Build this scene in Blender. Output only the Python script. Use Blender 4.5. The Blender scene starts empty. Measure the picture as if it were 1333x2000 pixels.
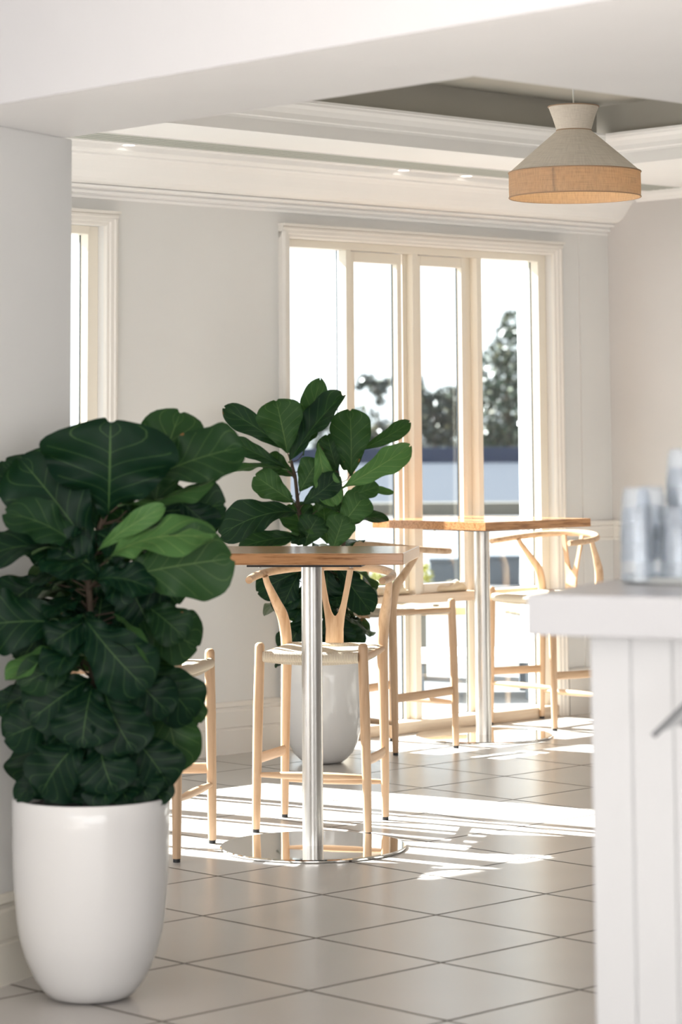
import bpy, bmesh, math, random
from mathutils import Vector, Matrix
random.seed(7)
PI = math.pi
scene = bpy.context.scene
C = scene.collection

# ------------------------------------------------------------------ camera, world, sun, exposure
FPX, PPY, PITCH, ROLL = 5001.8, 317.7, 0.10722, 0.00643      # focal length in px of a 1333x2000 frame
cam_d = bpy.data.cameras.new('camera')
cam = bpy.data.objects.new('camera', cam_d); C.objects.link(cam)
cam_d.sensor_fit = 'VERTICAL'; cam_d.sensor_height = 36.0; cam_d.sensor_width = 24.0
cam_d.lens = FPX / 2000 * 36.0
cam_d.shift_y = (PPY - 1000) / 2000
cam_d.clip_start = 0.1; cam_d.clip_end = 1000
cam.matrix_world = Matrix.Translation((0, 0, 1.42)) @ Matrix.Rotation(PI / 2 + PITCH, 4, 'X') @ Matrix.Rotation(-ROLL, 4, 'Z')
cam_d.dof.use_dof = True; cam_d.dof.focus_distance = 9.3; cam_d.dof.aperture_fstop = 3.9
scene.camera = cam

world = bpy.data.worlds.new('world'); scene.world = world; world.use_nodes = True
bg = world.node_tree.nodes['Background']
bg.inputs[0].default_value = (0.90, 0.95, 1.0, 1); bg.inputs[1].default_value = 1.10

sun_d = bpy.data.lights.new('sun', 'SUN'); sun = bpy.data.objects.new('sun', sun_d); C.objects.link(sun)
SUN_AZ, SUN_EL = math.radians(-32.5), math.radians(35.5)
ldir = Vector((math.cos(SUN_AZ) * math.cos(SUN_EL), math.sin(SUN_AZ) * math.cos(SUN_EL), -math.sin(SUN_EL)))
sun.rotation_mode = 'QUATERNION'; sun.rotation_quaternion = ldir.to_track_quat('-Z', 'Y')
sun_d.energy = 18.0; sun_d.angle = math.radians(0.6); sun_d.color = (1.0, 0.985, 0.975)
sun.location = (-10, 20, 12)

# fill light added behind the camera to boost the daylight
def area(name, loc, target, sx, sy, watts, col):
    d = bpy.data.lights.new(name, 'AREA'); d.shape = 'RECTANGLE'; d.size = sx; d.size_y = sy; d.energy = watts; d.color = col
    o = bpy.data.objects.new(name, d); C.objects.link(o); o.location = loc
    o.rotation_mode = 'QUATERNION'; o.rotation_quaternion = (Vector(target) - Vector(loc)).to_track_quat('-Z', 'Y')
    return o
area('fill_behind', (1.0, -3.9, 1.45), (.2, 6.5, 1.7), 6.0, 2.3, 80, (1.0, 0.985, 0.975))      # added fill lamp in front of the unseen rear opening

vs = scene.view_settings
scene.display_settings.display_device = 'sRGB'
vs.view_transform = 'Standard'; vs.look = 'None'; vs.gamma = 1.0; vs.use_curve_mapping = False
vs.exposure = 1.05

# ------------------------------------------------------------------ materials
def mat(name, col=(.8, .8, .8), rough=.5, metal=0, spec=.5, **kw):
    m = bpy.data.materials.new(name); m.use_nodes = True
    b = m.node_tree.nodes['Principled BSDF']
    b.inputs['Base Color'].default_value = (*col, 1); b.inputs['Roughness'].default_value = rough
    b.inputs['Metallic'].default_value = metal; b.inputs['Specular IOR Level'].default_value = spec
    for k, v in kw.items(): b.inputs[k.replace('_', ' ')].default_value = v
    return m
class N:
    """small node-graph helper"""
    def __init__(s, m): s.t = m.node_tree; s.b = m.node_tree.nodes.get('Principled BSDF')
    def n(s, typ, **kw):
        x = s.t.nodes.new(typ)
        for k, v in kw.items(): setattr(x, k, v)
        return x
    def l(s, a, b): s.t.links.new(a, b)
    def math(s, op, a, b=None, c=None, clamp=False):
        x = s.n('ShaderNodeMath', operation=op, use_clamp=clamp)
        for i, v in enumerate((a, b, c)):
            if v is None: continue
            if isinstance(v, (int, float)): x.inputs[i].default_value = v
            else: s.l(v, x.inputs[i])
        return x.outputs[0]
    def mix(s, f, a, b):
        x = s.n('ShaderNodeMix', data_type='RGBA')
        for i, v in ((0, f), (6, a), (7, b)):
            if isinstance(v, (int, float)): x.inputs[i].default_value = v
            elif isinstance(v, tuple): x.inputs[i].default_value = (*v, 1)
            else: s.l(v, x.inputs[i])
        return x.outputs[2]
    def noise(s, vec, scale, detail=3, rough=.5):
        x = s.n('ShaderNodeTexNoise'); x.inputs['Scale'].default_value = scale
        x.inputs['Detail'].default_value = detail; x.inputs['Roughness'].default_value = rough
        if vec is not None: s.l(vec, x.inputs['Vector'])
        return x.outputs['Fac']
    def coords(s, which='Object', scale=None, rot=None, loc=None):
        t = s.n('ShaderNodeTexCoord').outputs[which]
        if scale is None and rot is None: return t
        m = s.n('ShaderNodeMapping')
        if scale: m.inputs['Scale'].default_value = scale
        if rot: m.inputs['Rotation'].default_value = rot
        if loc: m.inputs['Location'].default_value = loc
        s.l(t, m.inputs['Vector']); return m.outputs[0]
    def bump(s, h, strength, dist=.01):
        x = s.n('ShaderNodeBump'); x.inputs['Strength'].default_value = strength; x.inputs['Distance'].default_value = dist
        s.l(h, x.inputs['Height']); s.l(x.outputs[0], s.b.inputs['Normal'])
    def ramp(s, f, stops):
        x = s.n('ShaderNodeValToRGB'); e = x.color_ramp.elements
        while len(e) < len(stops): e.new(.5)
        for i, (p, c) in enumerate(stops): e[i].position = p; e[i].color = (*c, 1)
        s.l(f, x.inputs[0]); return x.outputs[0]

def paint(name, col, rough=.55, var=.03):
    m = mat(name, col, rough, spec=.3); g = N(m)
    f = g.noise(g.coords(), 3, 4)
    g.l(g.mix(f, tuple(c * (1 - var) for c in col), tuple(min(1, c * (1 + var)) for c in col)), g.b.inputs['Base Color'])
    g.bump(g.noise(g.coords(), 250, 2), .04, .002)
    return m
M = {}
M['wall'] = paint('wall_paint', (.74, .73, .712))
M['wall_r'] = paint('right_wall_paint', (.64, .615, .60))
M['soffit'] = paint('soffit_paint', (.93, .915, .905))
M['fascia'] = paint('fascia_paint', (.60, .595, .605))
M['ceil'] = paint('ceiling_paint', (.88, .865, .85))
M['trim'] = paint('trim_gloss_paint', (.78, .745, .70), .35)
M['trim2'] = paint('frame_paint', (.82, .76, .66), .35)
M['tray'] = paint('tray_shaded_paint', (.47, .45, .40), .6)  # ordinary ceiling paint with the shade of the recess put into its colour
M['bbl'] = paint('baseboard_paint', (.70, .66, .58), .35)
M['black'] = mat('black_plastic', (.012, .012, .014), .45)
M['gasket'] = mat('dark_gasket', (.02, .03, .035), .5)
M['white'] = mat('white_enamel', (.86, .85, .84), .3)
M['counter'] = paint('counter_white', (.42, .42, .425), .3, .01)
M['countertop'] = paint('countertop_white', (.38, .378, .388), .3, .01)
M['soil'] = mat('soil', (.015, .012, .008), .9)
M['cord'] = mat('white_cord', (.8, .79, .76), .5)

# floor tiles
def tile_mat():
    m = mat('floor_tile', (.4, .34, .28), .3, spec=.3); g = N(m)
    p = g.n('ShaderNodeNewGeometry').outputs['Position']
    sp = g.n('ShaderNodeSeparateXYZ'); g.l(p, sp.inputs[0])
    yaw, ox, oy, ts = .76867, -.7735, 8.2274, .49488
    ca, sa = math.cos(yaw) / ts, math.sin(yaw) / ts
    u = g.math('ADD', g.math('MULTIPLY', sp.outputs[0], ca), g.math('MULTIPLY_ADD', sp.outputs[1], sa, 50 - (ox * ca + oy * sa)))
    v = g.math('ADD', g.math('MULTIPLY', sp.outputs[0], sa), g.math('MULTIPLY_ADD', sp.outputs[1], -ca, 50 - (ox * sa - oy * ca)))
    def edge(c):
        f = g.math('FRACT', c); return g.math('MINIMUM', f, g.math('SUBTRACT', 1.0, f))
    e = g.math('MINIMUM', edge(u), edge(v))
    grout = g.math('LESS_THAN', e, .0105)
    cv = g.n('ShaderNodeCombineXYZ'); g.l(g.math('FLOOR', u), cv.inputs[0]); g.l(g.math('FLOOR', v), cv.inputs[1])
    wn = g.n('ShaderNodeTexWhiteNoise'); g.l(cv.outputs[0], wn.inputs[0])
    n1 = g.noise(p, 3, 1, .4)
    f = g.math('ADD', g.math('MULTIPLY', n1, .6), g.math('MULTIPLY', wn.outputs[0], .3))
    col = g.ramp(f, [(.15, (.475, .448, .422)), (.85, (.525, .497, .472))])
    g.l(g.mix(grout, col, (.09, .075, .065)), g.b.inputs['Base Color'])
    g.l(g.math('MULTIPLY_ADD', grout, .4, .26), g.b.inputs['Roughness'])
    g.bump(g.math('MULTIPLY', g.math('MINIMUM', e, .014), 60), .3, .003)
    return m
M['tile'] = tile_mat()

# wood: grain runs along local axis `ax`
def wood(name, c1, c2, ax=2, rough=.42, sc=1.0):
    m = mat(name, c1, rough); g = N(m)
    s = [38 * sc] * 3; s[ax] = 2.2 * sc
    v = g.coords(scale=tuple(s))
    oi = g.n('ShaderNodeObjectInfo'); off = g.n('ShaderNodeVectorMath', operation='ADD'); g.l(v, off.inputs[0])
    cc = g.n('ShaderNodeCombineXYZ'); g.l(g.math('MULTIPLY', oi.outputs['Random'], 40), cc.inputs[ax]); g.l(cc.outputs[0], off.inputs[1])
    f = g.noise(off.outputs[0], 1.0, 5, .6)
    g.l(g.ramp(f, [(.30, c2), (.52, c1), (.75, tuple(min(1, c * 1.12) for c in c1))]), g.b.inputs['Base Color'])
    g.bump(f, .08, .002)
    return m
M['oak'] = wood('pale_oak', (.60, .405, .255), (.43, .26, .14), 2)
M['oakx'] = wood('pale_oak_cross', (.60, .405, .255), (.43, .26, .14), 0)
M['oaky'] = wood('pale_oak_side', (.58, .385, .24), (.42, .25, .13), 1)
M['board'] = wood('tabletop_oak', (.47, .235, .105), (.17, .065, .022), 0, .16, 3.2)
M['sill'] = wood('bleached_timber', (.72, .60, .47), (.56, .43, .31), 0, .6, .5)
M['bench'] = wood('outdoor_timber', (.55, .33, .16), (.40, .22, .10), 0, .6, .4)
M['foot'] = M['black']

def brushed():
    m = mat('brushed_steel', (.62, .60, .57), .28, 1); g = N(m)
    f = g.noise(g.coords(scale=(160, 160, 3)), 1, 3)
    g.l(g.math('MULTIPLY_ADD', f, .25, .18), g.b.inputs['Roughness']); g.bump(f, .06, .001)
    return m
M['steel'] = brushed()
M['mirror'] = mat('polished_steel', (.78, .76, .73), .035, 1)
M['greysteel'] = mat('grey_steel', (.12, .125, .13), .5, .2)
M['greypanel'] = mat('grey_sheet', (.26, .265, .27), .6)
M['traygrey'] = mat('grey_tray', (.42, .43, .42), .4)

def cordmat():
    m = mat('paper_cord', (.66, .58, .46), .85, spec=.2); g = N(m)
    w = g.n('ShaderNodeTexWave', bands_direction='X'); w.inputs['Scale'].default_value = 70; w.inputs['Distortion'].default_value = .6
    g.l(g.coords(), w.inputs['Vector'])
    g.l(g.mix(w.outputs['Fac'], (.50, .41, .29), (.78, .71, .60)), g.b.inputs['Base Color'])
    g.bump(w.outputs['Fac'], .5, .003)
    return m
M['rush'] = cordmat()

def ceramic():
    m = mat('white_glazed_pot', (.70, .69, .68), .09); g = N(m)
    f = g.noise(g.coords(), 22, 6, .75)
    s = g.math('GREATER_THAN', f, .735)
    g.l(g.mix(g.math('MULTIPLY', s, .5), (.70, .69, .68), (.35, .34, .34)), g.b.inputs['Base Color'])
    return m
M['pot'] = ceramic()

def fac(t, base, edge):
    lw = t.nodes.new('ShaderNodeLayerWeight'); lw.inputs[0].default_value = .5
    p = t.nodes.new('ShaderNodeMath'); p.operation = 'POWER'; t.links.new(lw.outputs['Facing'], p.inputs[0]); p.inputs[1].default_value = 4
    q = t.nodes.new('ShaderNodeMath'); q.operation = 'MULTIPLY_ADD'; t.links.new(p.outputs[0], q.inputs[0]); q.inputs[1].default_value = edge; q.inputs[2].default_value = base
    return q.outputs[0]
def glass_thin(name='window_glass', tint=(.97, 1, .99), refl=1.0):
    m = bpy.data.materials.new(name); m.use_nodes = True; t = m.node_tree; t.nodes.clear()
    o = t.nodes.new('ShaderNodeOutputMaterial'); mx = t.nodes.new('ShaderNodeMixShader')
    tr = t.nodes.new('ShaderNodeBsdfTransparent'); tr.inputs[0].default_value = (*tint, 1)
    gl = t.nodes.new('ShaderNodeBsdfGlossy'); gl.inputs['Roughness'].default_value = .01
    fr = fac(t, .05, .5)
    t.links.new(fr, mx.inputs[0]); t.links.new(tr.outputs[0], mx.inputs[1]); t.links.new(gl.outputs[0], mx.inputs[2])
    t.links.new(mx.outputs[0], o.inputs[0]); return m
M['glass'] = glass_thin()
def tumbler_mat():
    m = bpy.data.materials.new('clear_tumbler'); m.use_nodes = True; t = m.node_tree; t.nodes.clear()
    o = t.nodes.new('ShaderNodeOutputMaterial'); mx = t.nodes.new('ShaderNodeMixShader'); mx2 = t.nodes.new('ShaderNodeMixShader')
    tr = t.nodes.new('ShaderNodeBsdfTransparent'); tr.inputs[0].default_value = (.95, .97, .99, 1)
    gl = t.nodes.new('ShaderNodeBsdfGlossy'); gl.inputs['Roughness'].default_value = .05
    df = t.nodes.new('ShaderNodeBsdfDiffuse'); df.inputs[0].default_value = (.80, .85, .92, 1)
    fr = fac(t, .04, .5)
    mx2.inputs[0].default_value = .10; t.links.new(tr.outputs[0], mx2.inputs[1]); t.links.new(df.outputs[0], mx2.inputs[2])
    t.links.new(fr, mx.inputs[0]); t.links.new(mx2.outputs[0], mx.inputs[1]); t.links.new(gl.outputs[0], mx.inputs[2])
    t.links.new(mx.outputs[0], o.inputs[0]); return m
M['tumbler'] = tumbler_mat()

def leafmat():
    m = mat('fiddle_leaf', (.02, .07, .03), .44, spec=.13); g = N(m)
    uv = g.n('ShaderNodeUVMap'); uv.uv_map = 'UVMap'
    sp = g.n('ShaderNodeSeparateXYZ'); g.l(uv.outputs[0], sp.inputs[0])
    x = g.math('ABSOLUTE', sp.outputs[0]); y = sp.outputs[1]
    mid = g.math('LESS_THAN', x, g.math('MULTIPLY_ADD', y, -.022, .032))
    k = g.math('FRACT', g.math('SUBTRACT', g.math('MULTIPLY', y, 6.5), g.math('MULTIPLY', g.math('POWER', x, .8), 1.9)))
    side = g.math('LESS_THAN', g.math('ABSOLUTE', g.math('SUBTRACT', k, .5)), .030)
    side = g.math('MULTIPLY', side, g.math('LESS_THAN', x, .9))
    vein = g.math('MAXIMUM', mid, g.math('MULTIPLY', side, .65))
    at = g.n('ShaderNodeAttribute'); at.attribute_name = 'pale'
    n = g.noise(g.coords(), 9, 4)
    top = g.mix(n, (.0015, .010, .0055), (.004, .022, .011))
    topp = g.mix(at.outputs['Fac'], top, (.060, .140, .040))
    back = g.mix(n, (.050, .090, .040), (.085, .135, .060))
    geo = g.n('ShaderNodeNewGeometry')
    base = g.mix(geo.outputs['Backfacing'], topp, back)
    veinc = g.mix(geo.outputs['Backfacing'], g.mix(at.outputs['Fac'], (.045, .095, .030), (.17, .25, .08)), (.16, .21, .09))
    brown = g.math('MULTIPLY', g.math('GREATER_THAN', g.noise(g.coords(), 14, 2), .74), g.math('GREATER_THAN', x, .75))
    c = g.mix(vein, base, veinc)
    g.l(g.mix(g.math('MULTIPLY', brown, .7), c, (.25, .11, .04)), g.b.inputs['Base Color'])
    hb = g.math('ADD', g.math('MULTIPLY', g.math('ABSOLUTE', g.math('SUBTRACT', k, .5)), 1.2), g.math('MULTIPLY', mid, -.4))
    g.bump(hb, .28, .005)
    out = g.t.nodes['Material Output']; tl = g.n('ShaderNodeBsdfTranslucent'); tl.inputs[0].default_value = (.07, .20, .02, 1)
    mx = g.n('ShaderNodeMixShader'); mx.inputs[0].default_value = .10
    g.l(g.b.outputs[0], mx.inputs[1]); g.l(tl.outputs[0], mx.inputs[2]); g.l(mx.outputs[0], out.inputs[0])
    return m
M['leaf'] = leafmat()
M['bark'] = mat('stem_bark', (.055, .036, .022), .8)

def linen(name, c1, c2, trans, fac):
    m = mat(name, c1, .85, spec=.15); g = N(m)
    co = g.n('ShaderNodeUVMap'); co.uv_map = 'UVMap'
    def wv(d, s):
        mp = g.n('ShaderNodeMapping'); mp.inputs['Scale'].default_value = s; g.l(co.outputs[0], mp.inputs[0])
        return g.noise(mp.outputs[0], 1, 2)
    f = g.math('MULTIPLY', g.math('ADD', wv('X', (260, 9, 1)), wv('Y', (14, 110, 1))), .5)
    col = g.ramp(f, [(.36, c2), (.6, c1)])
    g.l(col, g.b.inputs['Base Color']); g.bump(f, .3, .002)
    out = g.t.nodes['Material Output']; tl = g.n('ShaderNodeBsdfTranslucent'); tl.inputs[0].default_value = (*trans, 1)
    mx = g.n('ShaderNodeMixShader'); g.l(g.math('MULTIPLY', f, fac * 2), mx.inputs[0])
    g.l(g.b.outputs[0], mx.inputs[1]); g.l(tl.outputs[0], mx.inputs[2]); g.l(mx.outputs[0], out.inputs[0])
    return m
M['linen'] = linen('linen_shade', (.86, .78, .67), (.74, .66, .56), (.5, .35, .2), .03)
M['linen2'] = linen('open_weave_linen', (.66, .54, .41), (.48, .37, .27), (.80, .64, .46), .45)
M['linen3'] = mat('linen_piping', (.42, .29, .19), .8)
M['vent'] = mat('vent_slats', (.50, .515, .46), .5)
def emis(name, col, s):
    m = mat(name, col); b = m.node_tree.nodes['Principled BSDF']
    b.inputs['Emission Color'].default_value = (*col, 1); b.inputs['Emission Strength'].default_value = s; return m
M['bulb'] = emis('bulb_glow', (1, .72, .42), 24)
M['down'] = emis('downlight_glow', (1, .93, .84), 2.2)

# ------------------------------------------------------------------ mesh helper
class MB:
    def __init__(s): s.v = []; s.f = []; s.uv = {}
    def add(s, vs, fs):
        o = len(s.v); s.v += [tuple(v) for v in vs]; s.f += [tuple(i + o for i in f) for f in fs]; return o
    def box(s, x0, x1, y0, y1, z0, z1, mtx=None):
        vs = [Vector((x, y, z)) for z in (z0, z1) for y in (y0, y1) for x in (x0, x1)]
        if mtx: vs = [mtx @ v for v in vs]
        s.add(vs, [(0, 2, 3, 1), (4, 5, 7, 6), (0, 1, 5, 4), (2, 6, 7, 3), (0, 4, 6, 2), (1, 3, 7, 5)]); return s
    def tube(s, pts, rad, seg=14, cap=True, sq=None):
        """pts: list of points, rad: radius per point (or (ra, rb) for an oval: ra sideways, rb up)"""
        pts = [Vector(p) for p in pts]; n = len(pts); rings = []
        up = None
        for i, p in enumerate(pts):
            t = (pts[min(i + 1, n - 1)] - pts[max(i - 1, 0)]).normalized()
            if up is None:
                up = Vector((0, 0, 1)) if abs(t.z) < .9 else Vector((0, 1, 0))
            x = t.cross(up)
            if x.length < 1e-5: x = t.orthogonal()
            x.normalize(); y = x.cross(t).normalized(); up = y
            r = rad[i] if isinstance(rad, (list, tuple)) else rad
            ra, rb = r if isinstance(r, tuple) else (r, r)
            rings.append([p + x * (ra * math.cos(2 * PI * k / seg)) + y * (rb * math.sin(2 * PI * k / seg)) for k in range(seg)])
        o = len(s.v)
        for r in rings: s.v += [tuple(q) for q in r]
        for i in range(n - 1):
            for k in range(seg):
                a, b = o + i * seg + k, o + i * seg + (k + 1) % seg
                s.f.append((a, b, b + seg, a + seg))
        if cap:
            s.f.append(tuple(o + k for k in reversed(range(seg)))); s.f.append(tuple(o + (n - 1) * seg + k for k in range(seg)))
        return s
    def lathe(s, prof, seg=48, c=(0, 0, 0), closed=False, uvs=None):
        o = len(s.v); n = len(prof)
        for r, z in prof:
            for k in range(seg):
                a = 2 * PI * k / seg; s.v.append((c[0] + r * math.cos(a), c[1] + r * math.sin(a), c[2] + z))
        for i in range(n if closed else n - 1):
            j = (i + 1) % n
            for k in range(seg):
                k2 = (k + 1) % seg
                s.uv[len(s.f)] = [(k / seg, i / n), ((k + 1) / seg, i / n), ((k + 1) / seg, (i + 1) / n), (k / seg, (i + 1) / n)]
                s.f.append((o + i * seg + k, o + i * seg + k2, o + j * seg + k2, o + j * seg + k))
        if not closed:
            if prof[0][0] > 1e-4: s.f.append(tuple(o + k for k in reversed(range(seg))))
            if prof[-1][0] > 1e-4: s.f.append(tuple(o + (n - 1) * seg + k for k in range(seg)))
        return s
    def prism(s, poly, x0, x1, axes='yzx'):
        """polygon in plane (axes[0],axes[1]) extruded along axes[2]"""
        ix = {'x': 0, 'y': 1, 'z': 2}; a, b, c = (ix[k] for k in axes); n = len(poly); vs = []
        for e in (x0, x1):
            for p in poly:
                v = [0, 0, 0]; v[a] = p[0]; v[b] = p[1]; v[c] = e; vs.append(v)
        fs = [tuple(range(n - 1, -1, -1)), tuple(range(n, 2 * n))] + [(i, (i + 1) % n, n + (i + 1) % n, n + i) for i in range(n)]
        s.add(vs, fs); return s
    def mesh(s, name, m, smooth=False, bevel=0):
        me = bpy.data.meshes.new(name); me.from_pydata(s.v, [], s.f)
        if s.uv:
            uvl = me.uv_layers.new(name='UVMap')
            for p in me.polygons:
                if p.index in s.uv:
                    for li, q in zip(p.loop_indices, s.uv[p.index]): uvl.data[li].uv = q
        me.update()
        bm = bmesh.new(); bm.from_mesh(me)
        bmesh.ops.recalc_face_normals(bm, faces=bm.faces)
        if bevel:
            es = [e for e in bm.edges if len(e.link_faces) == 2 and e.calc_face_angle(0) > .6]
            bmesh.ops.bevel(bm, geom=es, offset=bevel, segments=2, profile=.6, affect='EDGES')
        bm.to_mesh(me); bm.free()
        me.materials.append(m)
        if smooth:
            for p in me.polygons: p.use_smooth = True
            me.set_sharp_from_angle(angle=math.radians(smooth if smooth is not True else 40))
        return me
    def build(s, name, m, parent=None, loc=(0, 0, 0), rz=0, smooth=False, bevel=0, kind=None):
        o = bpy.data.objects.new(name, s.mesh(name, m, smooth, bevel)); C.objects.link(o)
        o.location = loc; o.rotation_euler = (0, 0, rz)
        if parent: o.parent = parent
        if kind: o['kind'] = kind
        return o
def tag(o, label, cat, group=None):
    o['label'] = label; o['category'] = cat
    if group: o['group'] = group
    return o
def thing(name, label, cat, loc=(0, 0, 0), rz=0, group=None):
    o = bpy.data.objects.new(name, None); C.objects.link(o); o.location = loc; o.rotation_euler = (0, 0, rz); o.empty_display_size = .1
    return tag(o, label, cat, group)
def copy_tree(o, parent=None):
    c = o.copy(); C.objects.link(c)
    if parent: c.parent = parent
    for ch in list(o.children): copy_tree(ch, c)
    return c

# room frame: local x runs along the window wall, local -y comes into the room
W0 = (-.57, 11.803, 0); YW = .7452
AX = Vector((math.cos(YW), math.sin(YW), 0)); NN = Vector((math.sin(YW), -math.cos(YW), 0))
def sdz(s, d, z): return Vector(W0) + AX * s + NN * d + Vector((0, 0, z))
def room(mb, name, m, parent=None, kind='structure', **kw):
    if parent: return mb.build(name, m, parent, **kw)
    return mb.build(name, m, None, W0, YW, kind=kind, **kw)

# ------------------------------------------------------------------ setting
fl = MB(); fl.box(-12, 14, -8, 13.6, -.06, 0)
def clip_floor():
    # interior floor polygon in the room frame (s -12..2.5, d -0.02..14)
    mb = MB(); mb.box(-14, 2.9, -16, .02, -.08, 0); return mb
room(clip_floor(), 'floor', M['tile'])

OPS = [(-2.495, -.663, .60, 2.365), (.43, 2.262, 0.0, 2.365)]
w = MB()
w.box(-5.5, -2.495, 0, .2, 0, 2.72); w.box(-2.495, -.663, 0, .2, 0, .60); w.box(-2.495, -.663, 0, .2, 2.365, 2.72)
w.box(-.663, .43, 0, .2, 0, 2.72); w.box(.43, 2.262, 0, .2, 2.365, 2.72); w.box(2.262, 2.9, 0, .2, 0, 2.72); w.box(2.474, 2.70, -.010, 0, 0, 2.50)
room(w, 'wall_window', M['wall'])
w = MB()
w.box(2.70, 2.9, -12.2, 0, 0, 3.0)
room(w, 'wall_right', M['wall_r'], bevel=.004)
w = MB()
w.box(-7, -2.0, -4.4, -4.2, 0, 3.0); w.box(4.0, 9.5, -4.4, -4.2, 0, 3.0); w.box(-2.0, 4.0, -4.4, -4.2, 0, .3); w.box(-2.0, 4.0, -4.4, -4.2, 2.6, 3.0)
w.box(-7.2, -7, -4.4, 3.0, 0, 3.0)
w.build('wall_rear', M['wall'], None, kind='structure')  # unseen wall, added with its opening to limit light from behind
room(MB().box(-2.0, 2.70, -12.2, -12.0, 0, 3.0), 'wall_back', M['wall'])  # unseen wall, added to keep stray light off the counter

# wall at the left, at its own angle, ending in a free corner
LA = math.radians(63.7)
w = MB(); w.box(-3.1, 0, 0, .45, 0, 2.268); w.box(-3.1, -.6, .02, .45, 2.268, 3.0)
w.build('wall_left', M['wall'], None, (-.762, 7.211, 0), LA, kind='structure', bevel=.004)
def base_prof(t=.022, h=.232):
    return [(0, 0), (-t, 0), (-t, .105), (-t + .004, .108), (-t + .004, .116), (-t, .119), (-t, .190), (-t + .006, .196), (-t + .006, .206), (-t + .001, .212), (-t + .008, h - .006), (-t + .014, h), (0, h)]
MB().prism(base_prof(), -3.1, .022).build('baseboard_left', M['bbl'], None, (-.762, 7.211, 0), LA, kind='structure')
b = MB(); b.prism(base_prof(), -5.5, .37); b.prism(base_prof(.032), 2.325, 2.70)
room(b, 'baseboard_window', M['trim'])
b = MB(); b.prism([(2.70 + p[0], p[1]) for p in base_prof()], -8, -.03, 'xzy')
room(b, 'baseboard_right', M['trim'])

# crown over the window wall (profile in the y-z plane, y = -d)
crown = [(0, 2.484), (.012, 2.484), (.014, 2.496), (.010, 2.499), (.010, 2.503), (.028, 2.506), (.030, 2.518), (.024, 2.521), (.024, 2.525), (.052, 2.528), (.058, 2.532), (.060, 2.540), (.052, 2.543), (.076, 2.547), (.095, 2.552),
         (.115, 2.566), (.137, 2.590), (.155, 2.614), (.172, 2.634), (.190, 2.649), (.204, 2.655), (.206, 2.664), (.222, 2.668), (.234, 2.678), (.236, 2.70), (0, 2.70)]
room(MB().prism([(-d, z) for d, z in crown], -5.5, 2.70), 'trim_1', M['ceil'])
# small cornice on the right wall
room(MB().prism([(2.70, 2.650), (2.692, 2.650), (2.688, 2.661), (2.675, 2.666), (2.658, 2.682), (2.652, 2.70), (2.70, 2.70)], -6, -.22, 'xzy'), 'trim_2', M['ceil'])
# chair rail
def rail(): return [(0, .880), (-.010, .880), (-.016, .886), (-.016, .894), (-.010, .898), (-.010, .940), (-.015, .944), (-.015, .953), (-.010, .957), (-.018, .968), (-.018, .980), (-.008, .985), (0, .985)]
r_ = MB(); r_.prism(rail(), -.6, .37); r_.prism([(y - .010, z) for y, z in rail()] , 2.325, 2.70)
room(r_, 'trim_3', M['trim'])
b = MB(); b.prism([(2.70 + p[0] * .6, p[1]) for p in rail()], -8, -.0, 'xzy')
room(b, 'trim_4', M['trim'])

# ceiling with its recessed tray: hole s -3.2..1.19, d 1.33..4.86
c = MB()
c.box(-5.5, 2.9, -.318, 0, 2.70, 2.76)
c.box(-5.5, 2.9, -.99, -.575, 2.70, 2.76); c.box(-5.5, -1.45, -.575, -.318, 2.70, 2.76); c.box(2.69, 2.9, -.575, -.318, 2.70, 2.76)
c.box(1.578, 2.9, -4.9, -.99, 2.70, 2.76); c.box(-5.5, -3.2, -4.9, -.99, 2.70, 2.76)
room(c, 'ceiling', M['ceil'])
c = MB()
X0, X1, Y0, Y1 = -3.2, 1.578, -5.4, -.99
cv = [(.0, 2.751), (-.004, 2.753), (-.006, 2.764), (-.014, 2.768), (-.018, 2.790), (-.030, 2.812), (-.044, 2.826), (-.046, 2.836), (-.052, 2.838), (-.052, 2.850), (.10, 2.852), (.10, 2.761), (.0, 2.761)]
cv = [(.0, 2.761)] + cv[1:-2] + [(.10, 2.761)]
c.prism([(Y1 + p, z) for p, z in cv], X0, X1 + .02); c.prism([(X1 + p, z) for p, z in cv], Y0, Y1 + .02, 'xzy')
c.prism([(X0 - p, z) for p, z in cv], Y0, Y1 + .02, 'xzy')
room(c, 'trim_5', M['ceil'])
c = MB(); c.box(X0 - .4, X1 + .4, Y0, Y1 + .4, 3.0, 3.05)
c.box(X1 + .05, X1 + .35, Y0, Y1 + .3, 2.852, 3.0); c.box(X0 - .35, X0 - .05, Y0, Y1 + .3, 2.852, 3.0); c.box(X0, X1, Y1 + .05, Y1 + .3, 2.852, 3.0)
room(c, 'ceiling', M['tray'])
# dropped soffits towards the camera
c = MB(); c.box(-3.85, 2.70, -12.0, -4.865, 2.268, 3.0); c.box(-3.85, -3.283, -4.865, -2.2, 2.268, 3.0)
room(c, 'ceiling', M['soffit'], bevel=.006)
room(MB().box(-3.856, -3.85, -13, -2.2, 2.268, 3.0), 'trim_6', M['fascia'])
c = MB(); c.box(-12, -5.2, -13, -4.6, 3.0, 3.06); c.box(-5.2, -3.85, -13, -2.5, 3.0, 3.06)
room(c, 'ceiling', M['ceil'])

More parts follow.
